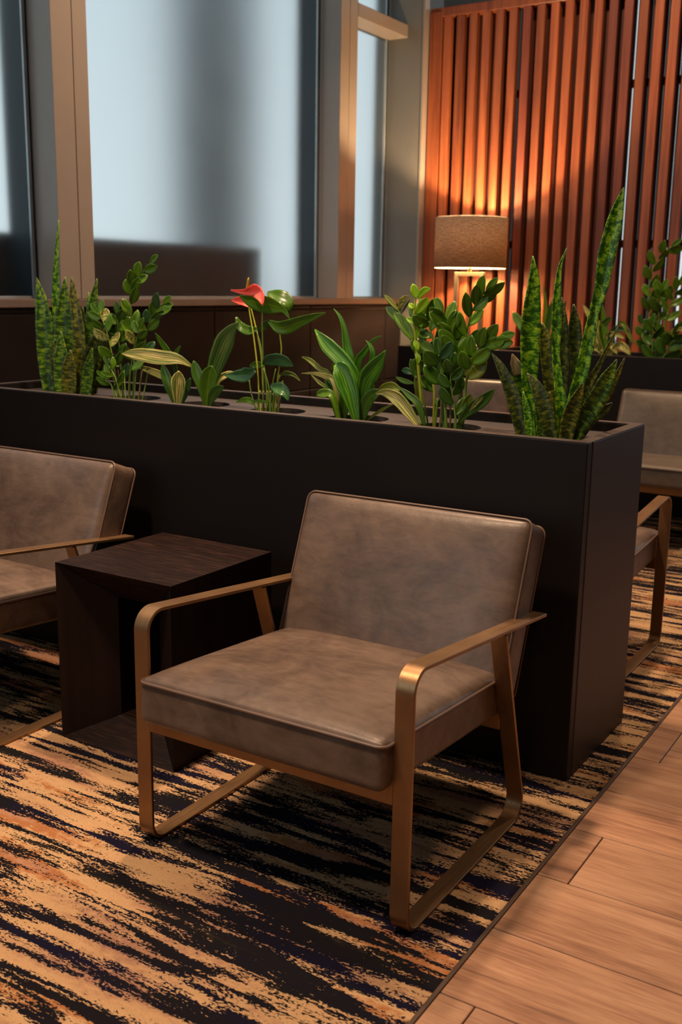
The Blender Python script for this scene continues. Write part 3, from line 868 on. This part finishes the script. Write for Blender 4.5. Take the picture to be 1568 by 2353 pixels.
for q in range(7):
    x = 272+q*9; stem3(r2, [to_pot(at(x, 925, PY), *pot), at(x, 925, PY-.03), at(x+(q-3)*5, 850, PY-.01)], .0035, .002, [M_STEM, M_STEMB][q % 2])

# 3 striped broad leaf plant with two crowns
r3 = plant_root('striped_leaf_plant', HX[2], PY, 'plant with yellow streaked broad leaves in two clumps, left of the anthurium', group='plants in the near planter')
def lf(root, pts, w, m, Y=PY, **k): return leafp(root, pts, w, m, Y, **k)
lf(r3, [(279, 812), (320, 815), (367, 822), (410, 826), (443, 843)], 37, L_STRIPE, face=-15, cup=.2, dy=-.10)
lf(r3, [(443, 843), (452, 870), (462, 900), (470, 945)], 9, L_STRIPED)
lf(r3, [(311, 840), (340, 850), (370, 862), (395, 880), (405, 930)], 18, L_STRIPE, Y=PY+.03)
lf(r3, [(411, 852), (411, 872), (411, 895), (409, 945)], 38, L_STRIPE, prof='oval', Y=PY-.06, cup=.6)
lf(r3, [(356, 765), (372, 787), (389, 812), (405, 850), (410, 940)], 20, L_ZZ, Y=PY+.02, face=30)
lf(r3, [(415, 794), (406, 812), (402, 840), (408, 940)], 14, L_ZZD, face=20)
lf(r3, [(372, 835), (382, 865), (392, 895), (405, 945)], 26, L_ZZD, Y=PY-.03)
lf(r3, [(438, 868), (430, 890), (420, 915), (412, 945)], 20, L_BLUE, Y=PY-.02)
lf(r3, [(549, 741), (532, 758), (517, 785), (500, 830), (485, 880), (476, 950)], 1, L_STRIPED, wid=[4, 26, 48, 44, 26, 12], cup=.15)
lf(r3, [(520, 808), (508, 835), (498, 862), (483, 900), (478, 950)], 22, L_ZZD, Y=PY+.03, face=25)
lf(r3, [(487, 840), (482, 860), (478, 890), (474, 950)], 42, L_ZZ, prof='oval', Y=PY-.05, cup=.35)
lf(r3, [(445, 828), (452, 855), (462, 885), (474, 945)], 28, L_ZZD, Y=PY)
lf(r3, [(515, 888), (500, 896), (488, 912), (477, 945)], 26, L_ZZD, Y=PY-.05)
lf(r3, [(545, 858), (522, 862), (500, 880), (480, 945)], 20, L_STRIPE, Y=PY+.02, face=35)

# 4 anthurium
r4 = plant_root('anthurium', HX[3], PY, 'anthurium with a red flower and thin upright stems', group='plants in the near planter')
pot = (HX[3], PY)
def st(root, pp, pot, Y=PY, r0=.0030, r1=.0022, m=M_STEM):
    pts = [at(x, y, Y) for x, y in pp]
    stem3(root, [to_pot(pts[0], *pot, k=.7)]+pts, r0, r1, m)
st(r4, [(598, 940), (592, 850), (583, 772), (574, 720), (568, 672)], pot, m=M_STEMY)
st(r4, [(606, 940), (602, 830), (592, 770), (580, 720), (574, 695)], pot, PY+.02, m=M_STEMY)
st(r4, [(607, 940), (605, 830), (603, 760), (603, 716)], pot, PY-.01)
st(r4, [(632, 948), (640, 860), (647, 807), (643, 769)], pot, PY-.01, m=M_STEMY)
st(r4, [(590, 944), (578, 905), (573, 873)], pot, PY-.03)
st(r4, [(620, 945), (618, 890), (606, 846)], pot, PY-.02)
st(r4, [(625, 945), (632, 900), (645, 860)], pot, PY+.02)
st(r4, [(613, 945), (612, 880), (600, 800), (590, 760)], pot, PY+.02)
st(r4, [(622, 948), (624, 900), (634, 847)], pot, PY-.03)
st(r4, [(640, 945), (646, 905), (650, 875)], pot, PY)
for q in range(6): st(r4, [(596+q*8, 948), (597+q*8+(q % 3-1)*3, 925), (598+q*8, 898)], pot, PY-.03+.01*q, .0042, .0035, [M_STEM, M_STEMB][q % 2])
# flower: red spathe and spadix
def spathe(pp, w, Y, **k):
    o = leafp(r4, pp, w, M_SPATHE, Y, prof='heart', name='spathe', **k); return o
spathe([(604, 703), (600, 682), (588, 668), (562, 671), (531, 667)], 1, PY-.02, wid=[2, 24, 33, 13, 3], cup=.35, dy=[-.04, -.03, 0, .0, .01], face=-10)
spathe([(592, 709), (575, 703), (556, 692), (533, 690)], 1, PY+.03, wid=[2, 11, 24, 3], cup=.5, face=10)
bm = bmesh.new(); a, b = at(567.5, 670, PY-.015), at(571.5, 638, PY-.03)
tube(bm, [a, a.lerp(b, .3), a.lerp(b, .8), b], [.0040, .0052, .0040, .0012], 10)
o = link_mesh('spadix', bm, M_SPADIX, smooth=True); o.parent = r4; o.matrix_parent_inverse = r4.matrix_basis.inverted()
def heart(pp, wid, m=L_ZZD, Y=PY, **k): return leafp(r4, pp, 1, m, Y, wid=wid, wave=.08, **k)
heart([(667, 734), (652, 712), (628, 702), (600, 697), (572, 690), (551, 680)], [2, 14, 40, 46, 26, 4], L_ZZ, PY-.01, face=-20, cup=.2)
heart([(664, 718), (662, 700), (648, 686), (625, 676), (615, 672)], [6, 30, 42, 24, 6], L_ZZD, PY+.03, face=35)
heart([(749, 719), (722, 727), (692, 738), (662, 750), (640, 752), (618, 738)], [2, 16, 26, 36, 30, 8], L_ZZ, PY-.02, face=-10, cup=.3)
heart([(618, 738), (608, 748), (598, 762)], [6, 20, 6], L_ZZD, PY+.03)
heart([(543, 728), (553, 750), (572, 760), (592, 756)], [4, 22, 24, 10], L_ZZD, PY+.01, face=-15)
heart([(516, 862), (540, 864), (565, 862), (588, 850)], [3, 24, 38, 14], L_BLUE, PY-.02, face=-20)
heart([(675, 842), (660, 832), (640, 826), (618, 828), (606, 838)], [2, 26, 32, 28, 8], L_BLUE, PY-.03, face=-15)
heart([(606, 840), (590, 838), (574, 840)], [10, 18, 4], L_ZZD, PY+.02)
heart([(663, 922), (656, 904), (642, 893), (622, 886)], [2, 24, 34, 8], L_BLUE, PY-.04, face=15)
heart([(691, 876), (675, 862), (658, 858), (645, 862)], [2, 9, 13, 5], L_OLIVE, PY)
heart([(543, 924), (560, 919), (574, 920), (585, 928)], [2, 12, 14, 8], L_ZZ, PY-.05)
heart([(580, 922), (596, 922), (612, 924)], [3, 9, 4], L_ZZ, PY-.06)

# 5 broad green leaves
r5 = plant_root('broad_leaf_plant', HX[4], PY, 'plant of broad plain green blades right of the anthurium', group='plants in the near planter')
lf(r5, [(724, 757), (752, 792), (785, 825), (812, 860), (824, 900), (824, 980)], 1, L_BROAD, wid=[3, 36, 38, 30, 16, 10], cup=.3)
lf(r5, [(767, 709), (782, 728), (791, 755), (798, 800), (808, 840), (822, 975)], 1, L_BROAD, Y=PY+.02, wid=[1, 8, 12, 22, 20, 10])
lf(r5, [(772, 836), (784, 850), (796, 880), (808, 915), (822, 980)], 1, L_BROAD, Y=PY-.06, wid=[14, 44, 50, 40, 12], cup=.35)
lf(r5, [(887, 805), (868, 835), (850, 860), (838, 890), (828, 980)], 1, L_BROAD, Y=PY-.03, wid=[2, 34, 46, 36, 12], cup=.3)
lf(r5, [(878, 772), (858, 782), (838, 810), (822, 840), (822, 970)], 1, L_BROAD, Y=PY+.03, wid=[2, 7, 16, 18, 12])
lf(r5, [(841, 782), (853, 797), (857, 820), (846, 850)], 1, L_BROAD, Y=PY+.01, wid=[1, 9, 14, 8])
lf(r5, [(694, 820), (712, 828), (735, 848), (760, 868), (783, 970)], 1, L_OLIVE, Y=PY, wid=[2, 12, 13, 12, 9])
lf(r5, [(693, 858), (720, 858), (748, 865), (768, 878), (783, 970)], 1, L_STRIPE, Y=PY-.03, wid=[1, 7, 12, 12, 9])
lf(r5, [(728, 906), (745, 904), (765, 912), (780, 975)], 1, L_ZZ, Y=PY-.05, wid=[10, 24, 16, 9], face=-20)
lf(r5, [(745, 862), (760, 885), (772, 920), (782, 975)], 1, L_ZZD, Y=PY-.01, wid=[4, 26, 28, 12])
lf(r5, [(775, 875), (790, 900), (792, 930), (786, 975)], 1, L_ZZD, Y=PY-.02, wid=[4, 26, 26, 12])
lf(r5, [(880, 900), (862, 905), (845, 922), (830, 975)], 1, L_ZZD, Y=PY-.04, wid=[4, 28, 32, 12], face=15)
lf(r5, [(716, 862), (735, 880), (755, 892)], 1, L_OLIVE, Y=PY+.02, wid=[2, 9, 6])
lf(r5, [(842, 860), (852, 890), (842, 930), (828, 975)], 1, L_ZZ, Y=PY, wid=[4, 20, 22, 12])
lf(r5, [(786, 846), (768, 838), (760, 850)], 1, L_OLIVE, Y=PY+.01, wid=[3, 7, 3])

# 6 glossy plant with lime shoot
r6 = plant_root('zz_plant', HX[5], PY, 'tall glossy leaved plant with a lime green shoot, in front of the lamp', group='plants in the near planter')
pot = (HX[5], PY)
ys = PY-.02
stem3(r6, [to_pot(at(976, 985, ys), *pot)]+[at(x, y, ys) for x, y in ((976, 985), (967, 898), (958, 807), (952, 738), (955, 687), (957, 672))], .0058, .0028, M_STEMY)
for pts, w in (([(949, 652), (953, 668), (957, 686)], 20), ([(990, 664), (975, 668), (960, 686)], 17), ([(985, 684), (972, 700), (956, 722)], 24),
               ([(940, 697), (947, 704), (954, 702)], 14), ([(934, 731), (948, 738), (955, 745)], 17), ([(961, 731), (957, 740), (955, 745)], 15),
               ([(972, 745), (962, 758), (957, 782)], 10), ([(951, 783), (958, 792), (961, 806)], 15), ([(955, 812), (962, 822), (960, 838)], 13)):
    lf(r6, pts, w, L_LIME, Y=ys-.004, prof='oval', cup=.35, n=8, mm=4)
for pts, w, m in (([(887, 704), (905, 722), (922, 745)], 22, L_ZZD), ([(905, 716), (928, 745), (952, 784)], 27, L_ZZ), ([(883, 677), (897, 692), (919, 716)], 11, L_OLIVE),
                  ([(940, 679), (926, 690), (916, 712)], 15, L_MOT), ([(943, 688), (932, 705), (922, 722)], 5, L_BLUE),
                  ([(909, 866), (930, 876), (953, 881)], 12, L_ZZ), ([(923, 851), (936, 852), (950, 860)], 16, L_BLUE), ([(944, 824), (950, 845), (958, 875)], 17, L_ZZD),
                  ([(955, 862), (962, 895), (970, 930)], 18, L_OLIVE), ([(978, 825), (968, 838), (962, 850)], 14, L_BLUE)):
    lf(r6, pts, w, m, Y=PY+.02, prof='oval', cup=.3, n=10, mm=4)
stem3(r6, [at(985, 980, PY), at(958, 830, PY+.02), at(940, 770, PY+.02), at(916, 712, PY+.02)], .003, .002)
zz_stem(r6, [(1020, 985), (1013, 864), (1000, 800), (987, 750), (978, 722)], PY, L_ZZ, nl=8, t0=.5, pot=pot, seed=21, alt=L_MOT, ll=.066, lw=.031, r=.0055)
zz_stem(r6, [(1027, 985), (1020, 900), (1013, 850), (1009, 815)], PY-.04, L_ZZD, nl=7, t0=.5, pot=pot, seed=22, alt=L_BLUE, ll=.070, lw=.036, r=.0055)
zz_stem(r6, [(1056, 990), (1056, 900), (1056, 830), (1047, 791), (1032, 752), (1017, 718)], PY, L_ZZ, nl=12, t0=.42, pot=pot, seed=23, alt=L_MOT, ll=.068, lw=.034, r=.0055)
zz_stem(r6, [(1059, 990), (1061, 871), (1068, 790), (1082, 725), (1100, 690), (1118, 668)], PY+.02, L_ZZ, nl=9, t0=.48, pot=pot, seed=24, ll=.070, lw=.026, r=.005, spread=34)
zz_stem(r6, [(1062, 990), (1073, 870), (1088, 822), (1112, 792), (1148, 778)], PY-.02, L_ZZ, nl=9, t0=.40, pot=pot, seed=25, alt=L_OLIVE, ll=.068, lw=.034, r=.005, spread=40)
zz_stem(r6, [(1048, 990), (1044, 930), (1036, 880), (1040, 845)], PY-.05, L_ZZD, nl=6, t0=.4, pot=pot, seed=26, alt=L_BLUE, ll=.062, lw=.030)
zz_stem(r6, [(998, 985), (998, 900), (986, 840), (975, 790)], PY+.03, L_ZZD, nl=6, t0=.4, pot=pot, seed=27, ll=.062, lw=.032, m_stem=M_STEMY, r=.0055)
lf(r6, [(1137, 894), (1110, 920), (1080, 942), (1052, 975)], 30, L_ZZD, Y=PY-.05, cup=.35)
lf(r6, [(1112, 910), (1096, 925), (1080, 945)], 12, L_MOT, Y=PY-.056, cup=.3)
lf(r6, [(1084, 905), (1072, 930), (1062, 980)], 22, L_OLIVE, Y=PY-.03)
lf(r6, [(864, 904), (885, 902), (912, 915), (938, 945), (967, 985)], 1, L_STRIPE, Y=PY-.07, wid=[3, 18, 32, 28, 10], cup=.3)
lf(r6, [(866, 900), (884, 890), (902, 887), (922, 897)], 1, L_OLIVE, Y=PY-.04, wid=[3, 18, 20, 8])
lf(r6, [(918, 890), (940, 908), (962, 930), (978, 985)], 1, L_ZZD, Y=PY-.05, wid=[3, 16, 18, 8])
lf(r6, [(900, 930), (878, 942), (858, 955), (842, 968)], 1, L_OLIVE, Y=PY-.03, wid=[3, 8, 6, 3])
for q in range(5): st(r6, [(1000+q*11, 990), (1003+q*11, 950), (1006+q*9, 915)], pot, PY-.03, .004, .003, [M_STEM, M_STEMB][q % 2])

# 7 big snake plant
r7 = plant_root('snake_plant', HX[6], PY, 'large snake plant with a very tall banded leaf, rightmost on the near planter', group='plants in the near planter')
Y7 = PY
sw(r7, [(1291, 683), (1294, 733), (1294, 808), (1291, 897), (1285, 1030)], [2, 18, 26, 24, 18], L_SNAKED, Y=Y7+.06)
sw(r7, [(1319, 699), (1321, 745), (1322, 790), (1321, 853), (1305, 1030)], [3, 26, 28, 18, 12], L_SNAKED, Y=Y7+.05)
sw(r7, [(1179, 815), (1187, 847), (1195, 890), (1203, 950), (1213, 1030)], [2, 26, 30, 26, 18], L_SNAKE, Y=Y7+.04)
lf(r7, [(1178, 813), (1184, 835), (1190, 862)], 1, L_GREYTIP, Y=Y7+.035, wid=[2, 25, 20], cup=.3, thick=.003)
sw(r7, [(1225, 588), (1227, 640), (1222, 703), (1218, 763), (1216, 838), (1216, 927), (1220, 1030)], [2, 23, 37, 44, 38, 30, 22], L_SNAKEB, Y=Y7, face=-8)
sw(r7, [(1246, 742), (1253, 778), (1258, 838), (1267, 897), (1277, 960), (1280, 1030)], [4, 27, 27, 28, 28, 22], L_SNAKEY, Y=Y7+.02)
sw(r7, [(1303, 570), (1287, 615), (1280, 689), (1279, 748), (1278, 823), (1285, 890), (1292, 950), (1291, 1030)], [1, 8, 18, 21, 16, 20, 28, 22], L_SNAKEB, Y=Y7-.01)
sw(r7, [(1434, 431), (1424, 465), (1413, 510), (1395, 584), (1383, 659), (1366, 718), (1351, 793), (1338, 853), (1318, 930), (1303, 1030)], [1, 18, 32, 37, 28, 21, 28, 28, 30, 24], L_SNAKEB, Y=Y7-.0, face=10, cup=.45)
sw(r7, [(1421, 751), (1398, 796), (1375, 844), (1350, 886), (1327, 935), (1306, 1030)], [1, 7, 12, 22, 26, 20], L_SNAKEY, Y=Y7+.01)
sw(r7, [(1436, 823), (1416, 868), (1392, 915), (1340, 985), (1318, 1030)], [2, 13, 16, 16, 12], L_SNAKEY, Y=Y7+.02)
sw(r7, [(1407, 926), (1384, 945), (1354, 966), (1318, 1030)], [3, 26, 26, 16], L_SNAKED, Y=Y7+.05)
sw(r7, [(1418, 826), (1394, 872), (1366, 925), (1336, 972), (1310, 1030)], [2, 34, 40, 34, 22], L_SNAKE, Y=Y7-.03, cup=.4)
sw(r7, [(1128, 808), (1151, 844), (1172, 892), (1187, 942), (1206, 1030)], [1, 18, 27, 30, 20], L_SNAKED, Y=Y7-.02)
sw(r7, [(1212, 857), (1231, 886), (1249, 927), (1261, 972), (1268, 1030)], [2, 24, 35, 32, 26], L_SNAKED, Y=Y7-.06)
sw(r7, [(1340, 880), (1325, 920), (1310, 960), (1296, 1030)], [4, 30, 36, 26], L_SNAKEY, Y=Y7-.07)
sw(r7, [(1230, 900), (1240, 950), (1246, 1030)], [4, 18, 16], L_SNAKE, Y=Y7-.03)
sw(r7, [(1262, 900), (1270, 950), (1282, 1030)], [4, 26, 22], L_SNAKEY, Y=Y7-.02)
sw(r7, [(1202, 900), (1212, 950), (1222, 1030)], [4, 16, 14], L_SNAKEB, Y=Y7-.04)

# plants on the rear planter
YB = P2Y+.265
def rear(name, px, label):
    p = at(px, 800, YB); return plant_root(name, p.x, YB, label, group='plants in the rear planter', r=.085), (p.x, YB)
rb, pot = rear('variegated_plant', 1395, 'cream and green variegated plant in the rear planter, left of the far glossy plant')
for pts, w, m in (([(1341, 701), (1355, 725), (1372, 752), (1392, 820)], 15, L_CREAM), ([(1408, 728), (1394, 738), (1382, 760), (1393, 820)], 15, L_ZZ),
                  ([(1448, 762), (1425, 756), (1405, 765), (1395, 820)], 14, L_BLUE), ([(1455, 792), (1446, 770), (1425, 742), (1398, 815)], 12, L_OLIVE),
                  ([(1450, 817), (1436, 800), (1418, 795), (1398, 825)], 20, L_CREAM), ([(1438, 778), (1412, 768), (1392, 775), (1394, 820)], 14, L_CREAM),
                  ([(1420, 815), (1410, 800), (1402, 795), (1396, 825)], 14, L_CREAM), ([(1345, 788), (1360, 778), (1378, 788), (1392, 825)], 14, L_ZZD),
                  ([(1378, 735), (1372, 765), (1378, 790), (1392, 825)], 16, L_CREAM), ([(1385, 700), (1388, 740), (1392, 780), (1394, 825)], 16, L_ZZ),
                  ([(1352, 812), (1366, 800), (1380, 808), (1393, 828)], 12, L_CREAM), ([(1375, 810), (1382, 800), (1390, 808), (1396, 828)], 16, L_OLIVE)):
    lf(rb, pts, w, m, Y=YB, cup=.4)
rb, pot = rear('zz_plant', 1510, 'blurred glossy leaved plant in the rear planter at the right edge')
zz_stem(rb, [(1502, 822), (1496, 740), (1493, 690), (1497, 635), (1514, 592), (1545, 566)], YB, L_ZZ, nl=11, t0=.35, pot=pot, seed=31, ll=.095, lw=.042, r=.006, spread=38)
zz_stem(rb, [(1514, 822), (1514, 740), (1517, 690), (1524, 668)], YB, L_ZZ, nl=8, t0=.35, pot=pot, seed=32, ll=.10, lw=.05, r=.006)
zz_stem(rb, [(1520, 822), (1530, 740), (1545, 690), (1562, 655)], YB, L_ZZ, nl=8, t0=.35, pot=pot, seed=33, ll=.10, lw=.04, r=.006)
zz_stem(rb, [(1492, 822), (1484, 780), (1476, 745)], YB, L_ZZD, nl=5, t0=.4, pot=pot, seed=34, ll=.09, lw=.045, r=.006)
zz_stem(rb, [(1525, 822), (1540, 790), (1560, 760)], YB-.03, L_ZZD, nl=6, t0=.3, pot=pot, seed=35, ll=.10, lw=.06, r=.006)
zz_stem(rb, [(1500, 822), (1500, 785), (1502, 745)], YB-.03, L_ZZD, nl=6, t0=.2, pot=pot, seed=36, ll=.09, lw=.05, r=.006)
lf(rb, [(1540, 762), (1560, 756), (1582, 762)], 12, L_CREAM, Y=YB-.04)
rb, pot = rear('leafy_plant', 1245, 'dark leafy plant in the rear planter, mostly hidden by the large snake plant')
for pts, w, m in (([(1179, 716), (1190, 735), (1215, 770), (1243, 822)], 22, L_ZZD), ([(1249, 655), (1254, 700), (1252, 750), (1246, 822)], 10, L_OLIVE),
                  ([(1268, 690), (1262, 730), (1255, 780), (1247, 822)], 16, L_ZZD), ([(1302, 690), (1290, 720), (1270, 770), (1250, 822)], 12, L_ZZD),
                  ([(1318, 745), (1300, 760), (1275, 785), (1250, 822)], 20, L_ZZD), ([(1205, 690), (1215, 730), (1230, 780), (1245, 822)], 14, L_ZZD)):
    lf(rb, pts, w, m, Y=YB, cup=.4)
